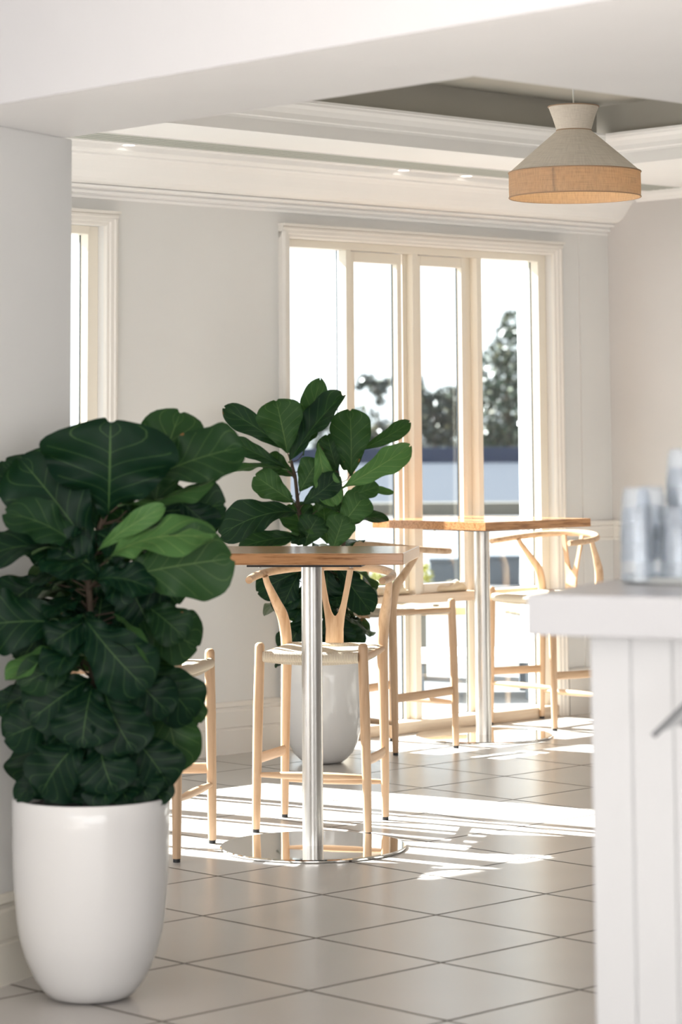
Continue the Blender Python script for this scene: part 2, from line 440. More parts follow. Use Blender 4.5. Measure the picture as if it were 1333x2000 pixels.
# ------------------------------------------------------------------ windows
def window(name, sh, z0, lab):
    r = bpy.data.objects.new(name, None); C.objects.link(r); r['kind'] = 'structure'
    r.location = sdz(sh, 0, 0); r.rotation_euler = (0, 0, YW)
    zt = 2.365
    # casing on the wall (local y negative = into the room)
    def casing(poly_in):
        return poly_in
    c = MB()
    pr = [(0, 0), (0, -.028), (.012, -.036), (.020, -.036), (.024, -.030), (.040, -.028), (.044, -.020), (.055, -.018), (.060, -.012), (.060, 0)]  # (across from outside in, y)
    o0, o1, ot = .37, 2.322, 2.425
    cl = [(o0 + p, y) for p, y in pr]; c.prism(cl, z0 if z0 else 0, ot - .03, 'xyz')
    cr = [(o1 - p, y) for p, y in pr]; c.prism(cr, z0 if z0 else 0, ot - .03, 'xyz')
    c.prism([(y, ot - p) for p, y in pr], o0, o1, 'yzx')
    c.box(o0 - .004, o1 + .004, -.046, 0, ot - .006, ot + .006)
    c.build('casing', M['trim'], r)
    if z0:
        s_ = MB(); s_.box(o0 - .02, o1 + .02, -.06, .2, z0 - .03, z0); s_.build('window_sill', M['trim'], r, bevel=.004)
    f = MB()
    f.box(.43, .455, .03, .12, z0, zt); f.box(2.205, 2.262, .04, .12, z0, zt); f.box(.455, 2.205, .03, .12, 2.328, zt)
    f.box(.832, .866, .03, .085, z0, 2.328); f.box(1.282, 1.320, .03, .10, z0, 2.328); f.box(1.738, 1.772, .03, .105, z0, 2.328)
    f.box(1.254, 1.282, .075, .10, z0, 2.328); f.box(1.705, 1.738, .08, .105, z0, 2.328)
    f.build('window_frame', M['trim2'], r, bevel=.0025)
    if not z0:
        t = MB(); t.box(.455, 2.205, .02, .115, .612, .657); t.build('transom', M['sill'], r, bevel=.003)
        t = MB(); t.box(.43, 2.262, -.012, .12, 0, .055); t.build('bottom_rail', M['sill'], r, bevel=.004)
    else:
        t = MB(); t.box(.455, 2.205, .03, .115, z0, z0 + .05); t.build('bottom_rail', M['trim2'], r, bevel=.003)
    def pane(s0, s1, a, b, yy=.095):
        g = MB(); g.box(s0, s1, yy, yy + .004, a, b); g.build('glass_pane', M['glass'], r)
        k = MB(); e = .003
        k.box(s0, s0 + e, yy - .001, yy + .005, a, b); k.box(s1 - e, s1, yy - .001, yy + .005, a, b); k.box(s0, s1, yy - .001, yy + .005, a, a + e)
        k.build('glazing_seal', M['gasket'], r)
    def sash(s0, s1, a, b):
        t = MB(); y0, y1 = .05, .095
        t.box(s0, s0 + .035, y0, y1, a, b); t.box(s1 - .030, s1, y0, y1, a, b); t.box(s0 + .035, s1 - .03, y0, y1, b - .05, b); t.box(s0 + .035, s1 - .03, y0, y1, a, a + .045)
        t.build('sash', M['trim2'], r, bevel=.003)
        pane(s0 + .035, s1 - .03, a + .045, b - .05, .086)
    lo = .66 if not z0 else z0 + .05
    pane(.455, .832, lo, 2.328); pane(1.772, 2.205, lo, 2.328)
    sash(.868, 1.224, lo, 2.324); sash(1.322, 1.676, lo, 2.324)
    if not z0:
        for s0, s1 in ((.455, .832), (.866, 1.254), (1.32, 1.705), (1.772, 2.205)): pane(s0, s1, .055, .612)
    return r
window('window_1', 0, 0, '')
window('window_2', -2.925, .60, '')

# ------------------------------------------------------------------ ceiling fittings
v = thing('ceiling_vent', 'long white slotted air vent running along the ceiling beside the window crown moulding', 'vent', sdz(0, 0, 2.70), YW)
m_ = MB()
for k in range(5): y = -.3535 - k * .0465; m_.box(-1.45, 2.69, y - .0145, y + .0145, -.002, .010)
m_.build('slat', M['vent'], v)
MB().box(-1.45, 2.69, -.575, -.318, .030, .035).build('duct_backing', M['black'], v)
m_ = MB(); m_.box(-1.45, 2.69, -.326, -.318, -.003, .028); m_.box(-1.45, 2.69, -.575, -.567, -.003, .028); m_.build('frame', M['ceil'], v)
for s, l in ((-.74, 'round recessed downlight nearest the left wall, between vent and crown moulding'), (.93, 'faint round recessed downlight, middle one of the ceiling row'), (1.36, 'round recessed downlight just left of the pendant lamp')):
    t = thing('downlight', l, 'downlight', sdz(s, .277, 2.70), 0, 'recessed downlights along the vent')
    MB().lathe([(.027, -.004), (.037, -.005), (.039, -.001), (.039, .0), (.027, .0)], 32, closed=True).build('rim', M['white'], t, smooth=30)
    MB().lathe([(0, -.002), (.027, -.002), (.027, -.0005), (0, -.0005)], 32).build('lens', M['down'], t)

# pendant lamp
t = thing('pendant_lamp', 'woven linen pendant lampshade hanging on a thin white cord', 'lamp', (.853, 9.3, 2.287))
def shell(pts, th=.0035): return [(r, z) for r, z in pts] + [(r - th, z) for r, z in reversed(pts)]
drum = MB().lathe(shell([(.240, 0), (.2405, .045), (.240, .092)]), 96, closed=True).build('drum_shade', M['linen2'], t, smooth=30)
cone = MB().lathe(shell([(.2405, .092), (.18, .145), (.12, .197), (.063, .246)]), 96, closed=True).build('cone_shade', M['linen'], t, smooth=30)
col = MB().lathe(shell([(.063, .247), (.076, .290), (.092, .334)]), 96, closed=True).build('flared_collar', M['linen'], t, smooth=30)
p_ = MB()
for r, z in ((.240, .001), (.2412, .092), (.0635, .2465), (.0925, .334)):
    a = [(r * math.cos(2 * PI * k / 64), r * math.sin(2 * PI * k / 64), z) for k in range(65)]
    p_.tube(a, .0024, 6, cap=False)
p_.build('piping', M['linen3'], t, smooth=60)
MB().box(-.098, -.092, -.2185, -.2175, .002, .09).build('seam', M['linen3'], t)
MB().tube([(0, 0, .10), (0, 0, .40), (0, 0, .71)], .0032, 8).build('cord', M['cord'], t, smooth=60)
s_ = MB().lathe([(0, .09), (.018, .09), (.020, .15), (.012, .165), (0, .165)], 20).build('lamp_holder', M['white'], t, smooth=40)
for k in range(3):
    a = 2 * PI * k / 3 + .4; s2 = MB().tube([(.01 * math.cos(a), .01 * math.sin(a), .15), (.06 * math.cos(a), .06 * math.sin(a), .246)], .0015, 6).build('spoke', M['white'], t)
MB().lathe([(0, .03), (.018, .036), (.028, .052), (.025, .07), (.014, .09), (0, .09)], 20).build('bulb', M['bulb'], t, smooth=60)
MB().lathe([(0, .713), (.035, .713), (.045, .703), (.04, .695), (0, .692)], 24).build('ceiling_rose', M['white'], t, smooth=40)

# ------------------------------------------------------------------ tables
def table(loc, rz, hx, hy, label, rb, rp):
    t = thing('bar_table', label, 'table', loc, rz, None)
    top = MB(); top.box(-hx, hx, -hy, hy, .991, 1.03); top.build('tabletop', M['board'], t, bevel=.002)
    MB().box(-.2, .2, -.2, .2, .979, .991).build('mounting_plate', M['black'], t, bevel=.001)
    b = MB().lathe([(0, 0), (rb - .004, 0), (rb, .003), (rb, .008), (rb - .004, .011), (rp + .01, .013), (0, .013)], 96).build('base_plate', M['mirror'], t, smooth=30)
    MB().lathe([(rp, .013), (rp, .979)], 64).build('pedestal', M['steel'], t, smooth=30)
    for sx in (-1, 1):
        for sy in (-1, 1): MB().lathe([(0, .974), (.006, .974), (.007, .979), (0, .979)], 12, (sx * .16, sy * .16, 0)).build('bolt', M['steel'], t)
    return t
table((-.113, 9.130, 0), math.radians(-7), .355, .30, 'square oak bar table on a round polished steel base, nearest the camera', .325, .0365)
table((.665, 12.44, 0), math.radians(44), .372, .372, 'oak bar table standing corner-on by the window beyond the first table', .325, .0375)

# ------------------------------------------------------------------ wishbone bar stools (front = local +y)
def make_stool():
    t = thing('bar_stool', '', 'bar stool')
    for sx in (-1, 1):
        l = MB(); pts = [(sx * .2075, .190, .012), (sx * .204, .189, .22), (sx * .199, .187, .45), (sx * .194, .185, .62), (sx * .1935, .185, .665), (sx * .1935, .185, .674), (sx * .1935, .185, .679)]
        lg = l.tube(pts, [.0145, .0172, .0190, .0185, .0180, .0155, .009], 18).build('leg', M['oak'], t, smooth=50)
        MB().lathe([(0, 0), (.0125, 0), (.0125, .012), (0, .012)], 16, (sx * .2075, .190, 0)).build('foot_cap', M['foot'], lg)
        pts = [(.194, -.190, .012), (.193, -.192, .20), (.190, -.194, .42), (.187, -.196, .56), (.186, -.196, .64), (.190, -.192, .70), (.199, -.180, .755), (.213, -.150, .80), (.226, -.118, .845), (.235, -.092, .88), (.239, -.080, .905)]
        rad = [.0135, .0165, .0185, .020, .0215, .022, .0215, .0185, .015, .0125, .0115]
        # smooth the path
        pp, rr = [], []
        for i in range(len(pts) - 1):
            p0, p1, p2, p3 = (Vector(pts[max(0, min(len(pts) - 1, i + k))]) for k in (-1, 0, 1, 2))
            for q in range(4):
                u = q / 4; pp.append(.5 * ((2 * p1) + (p2 - p0) * u + (2 * p0 - 5 * p1 + 4 * p2 - p3) * u * u + (3 * p1 - p0 - 3 * p2 + p3) * u ** 3)); rr.append(rad[i] * (1 - u) + rad[i + 1] * u)
        pp.append(Vector(pts[-1])); rr.append(rad[-1])
        pp = [Vector((sx * p.x, p.y, p.z)) for p in pp]
        lg = MB().tube(pp, rr, 18).build('leg', M['oak'], t, smooth=50)
        MB().lathe([(0, 0), (.0118, 0), (.0118, .012), (0, .012)], 16, (sx * .194, -.190, 0)).build('foot_cap', M['foot'], lg)
        # flat side stretcher
        s_ = MB(); s_.tube([(sx * .203, .185, .262), (sx * .200, 0, .255), (sx * .192, -.187, .250)], [(.0075, .019)] * 3, 12)
        s_.build('side_stretcher', M['oaky'], t, smooth=35)
        # seat side rails under the cord
        MB().tube([(sx * .193, .18, .628), (sx * .187, -.19, .632)], .0125, 12).build('seat_rail', M['oaky'], t, smooth=50)
    for y, z, hw in ((.189, .205, .203), (-.193, .140, .193)):
        MB().tube([(-hw, y, z), (-hw * .75, y, z), (-hw * .4, y, z), (0, y, z), (hw * .4, y, z), (hw * .75, y, z), (hw, y, z)], [.008, .0105, .0135, .0145, .0135, .0105, .008], 14).build('cross_stretcher', M['oakx'], t, smooth=50)
    # bent top rail
    cp = [(-.252, .115, .900), (-.259, .06, .903), (-.262, .0, .907), (-.254, -.07, .913), (-.228, -.135, .920), (-.175, -.19, .928), (-.10, -.225, .934), (0, -.237, .936)]
    cp = cp + [(-x, y, z) for x, y, z in reversed(cp[:-1])]
    rr = [(.013, .013), (.0145, .0145), (.0145, .0145), (.014, .0145), (.0135, .015), (.012, .0155), (.0105, .016), (.010, .0165)]; rr = rr + rr[:-1][::-1]
    pp, r2 = [], []
    for i in range(len(cp) - 1):
        p0, p1, p2, p3 = (Vector(cp[max(0, min(len(cp) - 1, i + k))]) for k in (-1, 0, 1, 2))
        for q in range(4):
            u = q / 4; pp.append(.5 * ((2 * p1) + (p2 - p0) * u + (2 * p0 - 5 * p1 + 4 * p2 - p3) * u * u + (3 * p1 - p0 - 3 * p2 + p3) * u ** 3))
            r2.append(tuple(a * (1 - u) + b * u for a, b in zip(rr[i], rr[i + 1])))
    pp.append(Vector(cp[-1])); r2.append(rr[-1])
    MB().tube(pp, r2, 18).build('top_rail', M['oakx'], t, smooth=50)
    # Y-shaped splat: outline in x-z, leaning back
    half = [(.036, .60), (.034, .66), (.033, .70), (.037, .745), (.046, .80), (.058, .86), (.070, .925)]
    inner = [(.048, .925), (.037, .86), (.025, .80), (.014, .765), (.006, .752), (0, .749)]
    outl = half + inner; outl = outl + [(-x, z) for x, z in reversed(outl[:-1])]
    n = len(outl)
    def yy(x, z): return -.197 - .030 * max(0, (z - .60)) / .33 + .25 * x * x * 4
    vs = [(x, yy(x, z) - .0065, z) for x, z in outl] + [(x, yy(x, z) + .0065, z) for x, z in outl]
    # quads between mirrored halves: left arm, right arm, stem
    y_ = MB(); y_.add(vs, [])
    h = len(half); k = len(inner)
    fs = []
    idx = lambda side, i: i if side > 0 else (n - 1 - i)
    for side in (1, -1):
        # arms: half[3..6] vs inner (reverse)
        a = [idx(side, i) for i in (6, 5, 4, 3)]; b = [idx(side, h + i) for i in (0, 1, 2, 3)]
        for q in range(3): fs.append([a[q], a[q + 1], b[q + 1], b[q]])
        fs.append([a[3], idx(side, 2), idx(side, h + 4), b[3]])
    for q in range(2): fs.append([idx(1, q), idx(1, q + 1), idx(-1, q + 1), idx(-1, q)])
    fs.append([idx(1, 2), idx(1, h + 4), h + 5, idx(-1, h + 4), idx(-1, 2)])
    allf = [tuple(f) for f in fs] + [tuple(i + n for i in reversed(f)) for f in fs] + [(i, (i + 1) % n, n + (i + 1) % n, n + i) for i in range(n)]
    y_.f = allf
    y_.build('splat', M['oak'], t, smooth=35)
    # woven cord seat, saddle dip, rolled edges
    se = MB(); NX, NY = 28, 22; grid = []
    for j in range(NY + 1):
        v_ = j / NY * 2 - 1; yv = v_ * .200 - .004
        hw = .196 + .006 * v_
        for i in range(NX + 1):
            u_ = i / NX * 2 - 1
            z = .648 - .020 * (1 - u_ * u_) * (1 - .35 * abs(v_)) + .006 * (1 - v_) / 2
            e = max(abs(u_) ** 14, abs(v_) ** 14); z -= .014 * e
            grid.append((u_ * hw * (1 + .02 * (1 - abs(v_))), yv, z))
    W_ = NX + 1; se.add(grid, [(j * W_ + i, j * W_ + i + 1, (j + 1) * W_ + i + 1, (j + 1) * W_ + i) for j in range(NY) for i in range(NX)])
    low = [(x * .985, y * .985, min(z - .022, .622)) for x, y, z in grid]
    o = len(se.v); se.add(low, [(j * W_ + i, (j + 1) * W_ + i, (j + 1) * W_ + i + 1, j * W_ + i + 1) for j in range(NY) for i in range(NX)])
    ring = [i for i in range(W_)] + [j * W_ + NX for j in range(1, NY + 1)] + [NY * W_ + i for i in range(NX - 1, -1, -1)] + [j * W_ for j in range(NY - 1, 0, -1)]
    se.f += [(ring[i], o + ring[i], o + ring[(i + 1) % len(ring)], ring[(i + 1) % len(ring)]) for i in range(len(ring))]
    seat = se.build('seat', M['rush'], t, smooth=60)
    # cord wraps on the front rail
    MB().tube([(-.178, .192, .630), (0, .192, .628), (.178, .192, .630)], [(.017, .019)] * 3, 14).build('cord_wrapped_rail', M['rush'], seat, smooth=60)
    MB().tube([(-.170, -.200, .636), (.170, -.200, .636)], .016, 14).build('cord_wrapped_rail', M['rush'], seat, smooth=60)
    return t
proto = make_stool()
def place(o, front, label):
    """front: direction (x,y) the stool faces"""
    fx, fy, px, py = front
    o.location = (px, py, 0); o.rotation_euler = (0, 0, math.atan2(fy, fx) - PI / 2); o['label'] = label; o['group'] = 'wishbone bar stools at the two tables'
place(proto, (-.085, -.38, -.080, 9.643), 'pale oak stool facing the camera behind the near table post, planter behind it')
spots = [((.97, -.24, -.705, 9.10), 'oak stool mostly hidden behind the big fig plant, only front legs showing'),
         ((.72, .69, .232, 12.02), 'side-on oak stool between the two tables, its back to the far planter'),
         ((-.70, -.71, 1.008, 12.95), 'oak stool in the window corner, partly hidden by the white counter')]
for f, l in spots: place(copy_tree(proto), f, l)

# ------------------------------------------------------------------ potted fiddle-leaf figs
def leaf_mesh(mb, pale_list, B, T, wd, nh, fold, arch, pale, rnd):
    B, T = Vector(B), Vector(T); ax = T - B; L = ax.length; ax.normalize()
    nrm = Vector(nh); nrm = (nrm - ax * nrm.dot(ax)).normalized(); side = ax.cross(nrm).normalized()
    NU, NV = 8, 14
    ks = [(0, .05), (.06, .13), (.14, .29), (.25, .46), (.38, .62), (.5, .78), (.62, .92), (.74, 1.0), (.85, .96), (.93, .76), (.975, .46), (1.0, .10)]
    def wf(t):
        for (a, x), (b, y) in zip(ks, ks[1:]):
            if t <= b: f = (t - a) / (b - a); f = f * f * (3 - 2 * f); return x + (y - x) * f
        return ks[-1][1]
    ph = rnd.uniform(0, 6.28); ph2 = rnd.uniform(0, 6.28); wav = rnd.uniform(.07, .12) * wd; tw = rnd.uniform(-.12, .12); bend = rnd.uniform(-.05, .05)
    vs = []
    for j in range(NV + 1):
        t = j / NV; w_ = wf(t) * wd * .5
        cz = arch * L * (4 * t * (1 - t)) * .9 - arch * L * .25 * t * t
        for i in range(NU + 1):
            x = i / NU * 2 - 1; ax_ = abs(x)
            up = math.tan(fold) * w_ * (ax_ ** 1.25) - .25 * w_ * max(0, ax_ - .6) ** 1.0
            wv = wav * (math.sin(t * 15 + ph + (1.7 if x > 0 else 0)) * ax_ ** 2 + .5 * math.sin(t * 27 + ph2 + x * 2) * ax_ ** 3)
            edge = 1 + .05 * math.sin(t * 19 + ph2 + (2 if x > 0 else 0)) * ax_
            tws = tw * t * x * w_
            vs.append(B + ax * (L * t + .04 * L * ax_ * ax_ * (t > .9)) + side * (x * w_ * edge + bend * L * math.sin(PI * t)) + nrm * (cz + up + wv + tws))
    W_ = NU + 1; o = mb.add(vs, [])
    for j in range(NV):
        for i in range(NU):
            mb.uv[len(mb.f)] = [(i / NU * 2 - 1, j / NV), ((i + 1) / NU * 2 - 1, j / NV), ((i + 1) / NU * 2 - 1, (j + 1) / NV), (i / NU * 2 - 1, (j + 1) / NV)]
            mb.f.append((o + j * W_ + i, o + j * W_ + i + 1, o + (j + 1) * W_ + i + 1, o + (j + 1) * W_ + i)); pale_list.append(pale)

def stem_point(stem, z):
    for a, b in zip(stem, stem[1:]):
        if z <= b[2]: f = max(0, min(1, (z - a[2]) / (b[2] - a[2]))); return Vector(a).lerp(Vector(b), f)
    return Vector(stem[-1])
def fig(loc, label, prof, leaves, stems, filler, seed):
    rnd = random.Random(seed)
    t = thing('potted_fig', label, 'potted plant', loc, 0, None)
    rim_r, rim_z = prof[-1]
    full = prof + [(rim_r - .003, rim_z + .005), (rim_r - .009, rim_z + .006), (rim_r - .013, rim_z + .001), (rim_r - .016, rim_z - .05), (0, rim_z - .052)]
    MB().lathe([(0, 0)] + full, 96).build('planter', M['pot'], t, smooth=40)
    MB().lathe([(0, rim_z - .012), (rim_r * .6, rim_z - .012), (rim_r - .018, rim_z - .022), (rim_r - .02, rim_z - .055)], 48).build('soil', M['soil'], t, smooth=40)
    pet = MB()
    for st in stems:
        st = [(st[0][0], st[0][1], rim_z - .05)] + st
        pet.tube(st, [.014 - .009 * i / len(st) for i in range(len(st))], 10)
    lm = MB(); pl = []
    def one(B, T, wd, nh, fold, arch, pale):
        leaf_mesh(lm, pl, B, T, wd, nh, fold, arch, pale, rnd)
        B = Vector(B); st = min(stems, key=lambda s: (stem_point(s, B.z) - B).length); S = stem_point(st, max(rim_z, B.z - .03))
        d = (Vector(T) - B).normalized() * .01
        if .015 < (S - B).length < .16: pet.tube([S, S.lerp(B, .6) + Vector((0, 0, -.006)), B + d], .0022, 6)
    for q in leaves: one(q[0:3], q[3:6], q[6], q[7:10], q[10], q[11], q[12])
    for (z0, z1, n, l0, l1, drop) in filler:
        for k in range(n):
            z = rnd.uniform(z0, z1); a = rnd.uniform(0, 2 * PI); st = rnd.choice(stems); S = stem_point(st, z)
            dr = Vector((math.cos(a), math.sin(a), 0)); L = rnd.uniform(l0, l1)
            if dr.y < -.2: L *= .75
            B = S + dr * .035; T = B + (dr * math.cos(drop) + Vector((0, 0, -math.sin(drop) + rnd.uniform(-.3, .3)))).normalized() * L
            if abs(T.x) > .26: continue
            if (T.z < rim_z + .03 and (T.x ** 2 + T.y ** 2) ** .5 < rim_r + .03): T.z = rim_z + .03
            one(B, T, L * .72, (dr.x * .3, dr.y * .3, 1), rnd.uniform(.1, .35), rnd.uniform(.05, .2), 0)
    me = bpy.data.meshes.new('foliage'); me.from_pydata(lm.v, [], lm.f)
    uvl = me.uv_layers.new(name='UVMap')
    for p in me.polygons:
        for li, q in zip(p.loop_indices, lm.uv[p.index]): uvl.data[li].uv = q
        p.use_smooth = True
    at = me.attributes.new('pale', 'FLOAT', 'FACE'); at.data.foreach_set('value', pl)
    me.materials.append(M['leaf']); me.update()
    o = bpy.data.objects.new('foliage', me); C.objects.link(o); o.parent = t
    sb = o.modifiers.new('sub', 'SUBSURF'); sb.levels = 1; sb.render_levels = 1
    pet.build('stems', M['bark'], t, smooth=50)
    return t
LEAVES_FRONT = [
    (0.044, -0.02, 1.226, 0.056, -0.1, 1.463, 0.364, 0, -1, 0.25, 0.35, 0.1, 0),
    (0.156, 0.05, 1.217, 0.223, 0.1, 1.491, 0.175, 0, -1, 0.1, 0.25, 0.1, 0.25),
    (0.126, 0, 1.305, 0.389, -0.03, 1.401, 0.169, -0.1, -1, 0.5, 0.25, 0.12, 0.15),
    (0.07, -0.05, 1.253, 0.318, -0.08, 1.312, 0.065, 0, -0.6, -1, 0.5, 0.05, 0.5),
    (0.022, -0.08, 1.137, 0.194, -0.14, 1.248, 0.057, 0.2, -1, 0.2, 0.3, 0.1, 1),
    (0.156, 0.05, 1.23, 0.342, 0.05, 1.249, 0.148, 0, -1, 0.3, 0.2, 0.1, 0),
    (0.041, -0.1, 1.11, 0.322, -0.2, 1.177, 0.151, -0.1, -0.7, 0.8, 0.12, 0.14, 0.95),
    (0.081, -0.09, 1.068, 0.366, -0.17, 1.117, 0.202, 0, -1, -0.1, 0.1, 0.1, 0.3),
    (0.011, -0.05, 1.122, -0.179, -0.06, 1.37, 0.229, 0.1, -1, 0.35, 0.25, 0.1, 0),
    (0.002, -0.08, 1.109, -0.201, -0.16, 1.239, 0.128, 0.1, -0.8, 0.6, 0.3, 0.12, 0.1),
    (-0.006, -0.05, 1.092, -0.277, -0.12, 1.127, 0.142, 0.1, -0.6, 0.8, 0.3, 0.2, 0),
    (-0.034, -0.05, 0.946, -0.282, -0.12, 0.95, 0.169, 0.1, -1, 0.5, 0.15, 0.1, 0),
    (0.007, -0.1, 1.06, 0.172, -0.16, 1.043, 0.101, 0, -0.8, 0.6, 0.3, 0.15, 0),
    (-0.012, -0.1, 0.969, 0.153, -0.16, 0.793, 0.175, 0, -1, 0.3, 0.3, 0.12, 0),
    (0.108, 0.02, 0.967, 0.273, 0, 0.886, 0.155, 0, -1, 0.4, 0.2, 0.15, 0.15),
    (0.058, -0.05, 0.972, 0.162, -0.17, 0.864, 0.054, 0.4, -0.4, 0.8, 0.2, 0.1, 0.6),
    (-0.023, -0.06, 0.892, -0.203, -0.12, 0.817, 0.084, 0, -0.4, 1, 0.3, 0.1, 0.9),
    (-0.005, -0.05, 0.883, -0.167, -0.14, 0.802, 0.108, 0, -1, 0.1, 0.3, 0.1, 0.1),
    (0.004, -0.06, 0.81, -0.141, -0.14, 0.716, 0.155, 0, -1, 0.35, 0.3, 0.15, 0),
    (0.011, -0.1, 0.795, -0.008, -0.17, 0.651, 0.173, 0, -1, 0.3, 0.25, 0.15, 0),
    (0.035, -0.08, 0.799, 0.122, -0.15, 0.635, 0.155, 0, -1, 0.3, 0.25, 0.15, 0),
    (0.157, 0.05, 0.793, 0.226, 0.02, 0.57, 0.148, 0.2, -1, 0.3, 0.2, 0.1, 0.35),
    (0.195, 0.08, 0.79, 0.274, 0.08, 0.681, 0.081, 0.2, -1, 0.3, 0.2, 0.1, 0.3),
    (-0.06, -0.05, 0.725, -0.211, -0.1, 0.667, 0.128, 0, -1, 0.4, 0.3, 0.15, 0),
    (-0.004, -0.1, 0.666, -0.113, -0.15, 0.533, 0.162, 0, -1, 0.4, 0.25, 0.2, 0),
    (0.031, -0.1, 0.666, 0.072, -0.16, 0.539, 0.151, 0, -1, 0.4, 0.25, 0.2, 0),
    (0.098, -0.05, 0.673, 0.206, -0.08, 0.541, 0.148, 0.1, -1, 0.4, 0.25, 0.15, 0),
    (-0.085, -0.05, 0.584, -0.18, -0.1, 0.514, 0.068, 0, -1, 0.4, 0.2, 0.15, 0),
    (-0.092, 0, 0.792, -0.246, -0.02, 0.73, 0.081, 0, -1, 0.4, 0.3, 0.15, 0),
    (0.12, 0, 0.85, 0.264, 0, 0.705, 0.148, 0.1, -1, 0.4, 0.25, 0.15, 0),
    (0.085, -0.05, 0.841, 0.206, -0.08, 0.724, 0.128, 0.1, -1, 0.4, 0.25, 0.15, 0),
    (0.133, 0, 0.994, 0.244, -0.06, 0.913, 0.115, 0.1, -1, 0.5, 0.2, 0.15, 0.1),
    (0.027, -0.07, 1.067, -0.093, -0.13, 1.157, 0.142, 0, -1, 0.3, 0.2, 0.12, 0),
    (0.019, -0.06, 1.097, 0.12, -0.13, 1.022, 0.115, 0, -1, 0.3, 0.25, 0.12, 0),
    (0.015, -0.07, 0.973, -0.098, -0.13, 0.903, 0.115, 0, -1, 0.4, 0.25, 0.12, 0),
    (0.009, -0.03, 1.181, 0.106, -0.08, 1.136, 0.108, 0, -1, 0.3, 0.25, 0.12, 0),
    (-0.073, -0.04, 0.582, -0.108, -0.13, 0.517, 0.115, 0, -1, 0.3, 0.2, 0.1, 0),
    (0.073, -0.06, 0.584, 0.106, -0.14, 0.51, 0.121, 0, -1, 0.3, 0.2, 0.1, 0),
    (-0.003, -0.08, 0.587, -0.003, -0.15, 0.511, 0.121, 0, -1, 0.3, 0.2, 0.1, 0),
    (0.134, 0, 0.576, 0.19, -0.08, 0.496, 0.095, 0, -1, 0.3, 0.2, 0.1, 0),
    (-0.052, 0.1, 1.392, -0.071, 0.12, 1.449, 0.041, 0, -1, 0.3, 0.2, 0.1, 0),
    (-0.126, 0.05, 1.059, -0.237, 0.03, 0.975, 0.148, 0, -1, 0.4, 0.2, 0.15, 0),
    (0.105, 0.02, 1.152, 0.22, 0, 0.994, 0.148, 0, -1, 0.2, 0.2, 0.15, 0),
    (-0.055, 0.02, 1.02, -0.185, 0, 0.852, 0.148, 0, -1, 0.3, 0.2, 0.15, 0),
    (0.078, 0.02, 1.073, 0.147, 0, 0.941, 0.162, 0, -1, 0.2, 0.2, 0.15, 0),
    (-0.111, 0.03, 1.179, -0.236, 0.05, 1.367, 0.148, 0, -1, 0.3, 0.2, 0.1, 0),
    (0.097, 0.03, 1.231, -0.021, 0.06, 1.406, 0.202, 0, -1, 0.3, 0.2, 0.1, 0),
    (0.218, 0.03, 1.264, 0.319, 0.03, 1.177, 0.095, 0, -1, 0.3, 0.2, 0.15, 0),
    (0.013, 0, 1.193, -0.082, 0, 1.326, 0.189, 0, -1, 0.1, 0.2, 0.1, 0),
    (0.158, 0.03, 0.716, 0.204, 0.05, 0.569, 0.148, 0, -1, 0.3, 0.2, 0.1, 0),
    (-0.135, 0.03, 0.678, -0.18, 0.03, 0.535, 0.121, 0, -1, 0.3, 0.2, 0.1, 0),
    (-0.032, -0.06, 0.597, -0.048, -0.15, 0.512, 0.108, 0, -1, 0.3, 0.2, 0.1, 0),
    (0.034, -0.06, 0.597, 0.051, -0.17, 0.509, 0.121, 0, -1, 0.3, 0.2, 0.1, 0),
    (0.098, -0.04, 0.607, 0.157, -0.12, 0.512, 0.121, 0, -1, 0.3, 0.2, 0.1, 0),
    (-0.102, -0.02, 0.606, -0.146, -0.09, 0.515, 0.108, 0, -1, 0.3, 0.2, 0.1, 0),
    (0.01, 0.04, 1.006, 0.007, 0.06, 1.151, 0.202, 0, -1, 0.2, 0.2, 0.1, 0),
    (0.008, 0.06, 0.885, 0.019, 0.08, 1.016, 0.202, 0, -1, 0.2, 0.2, 0.1, 0),
    (0.061, 0.06, 1.097, 0.073, 0.08, 1.257, 0.175, 0, -1, 0.2, 0.2, 0.1, 0),
    (-0.046, 0.06, 1.058, -0.117, 0.08, 1.178, 0.175, 0, -1, 0.2, 0.2, 0.1, 0),
    (-0.032, 0.06, 0.832, -0.102, 0.08, 0.964, 0.175, 0, -1, 0.2, 0.2, 0.1, 0),
    (0.049, 0.06, 0.766, 0.154, 0.08, 0.909, 0.189, 0, -1, 0.2, 0.2, 0.1, 0),
    (0.116, 0.05, 1.151, 0.236, 0.07, 1.283, 0.162, 0, -1, 0.2, 0.2, 0.1, 0),
]
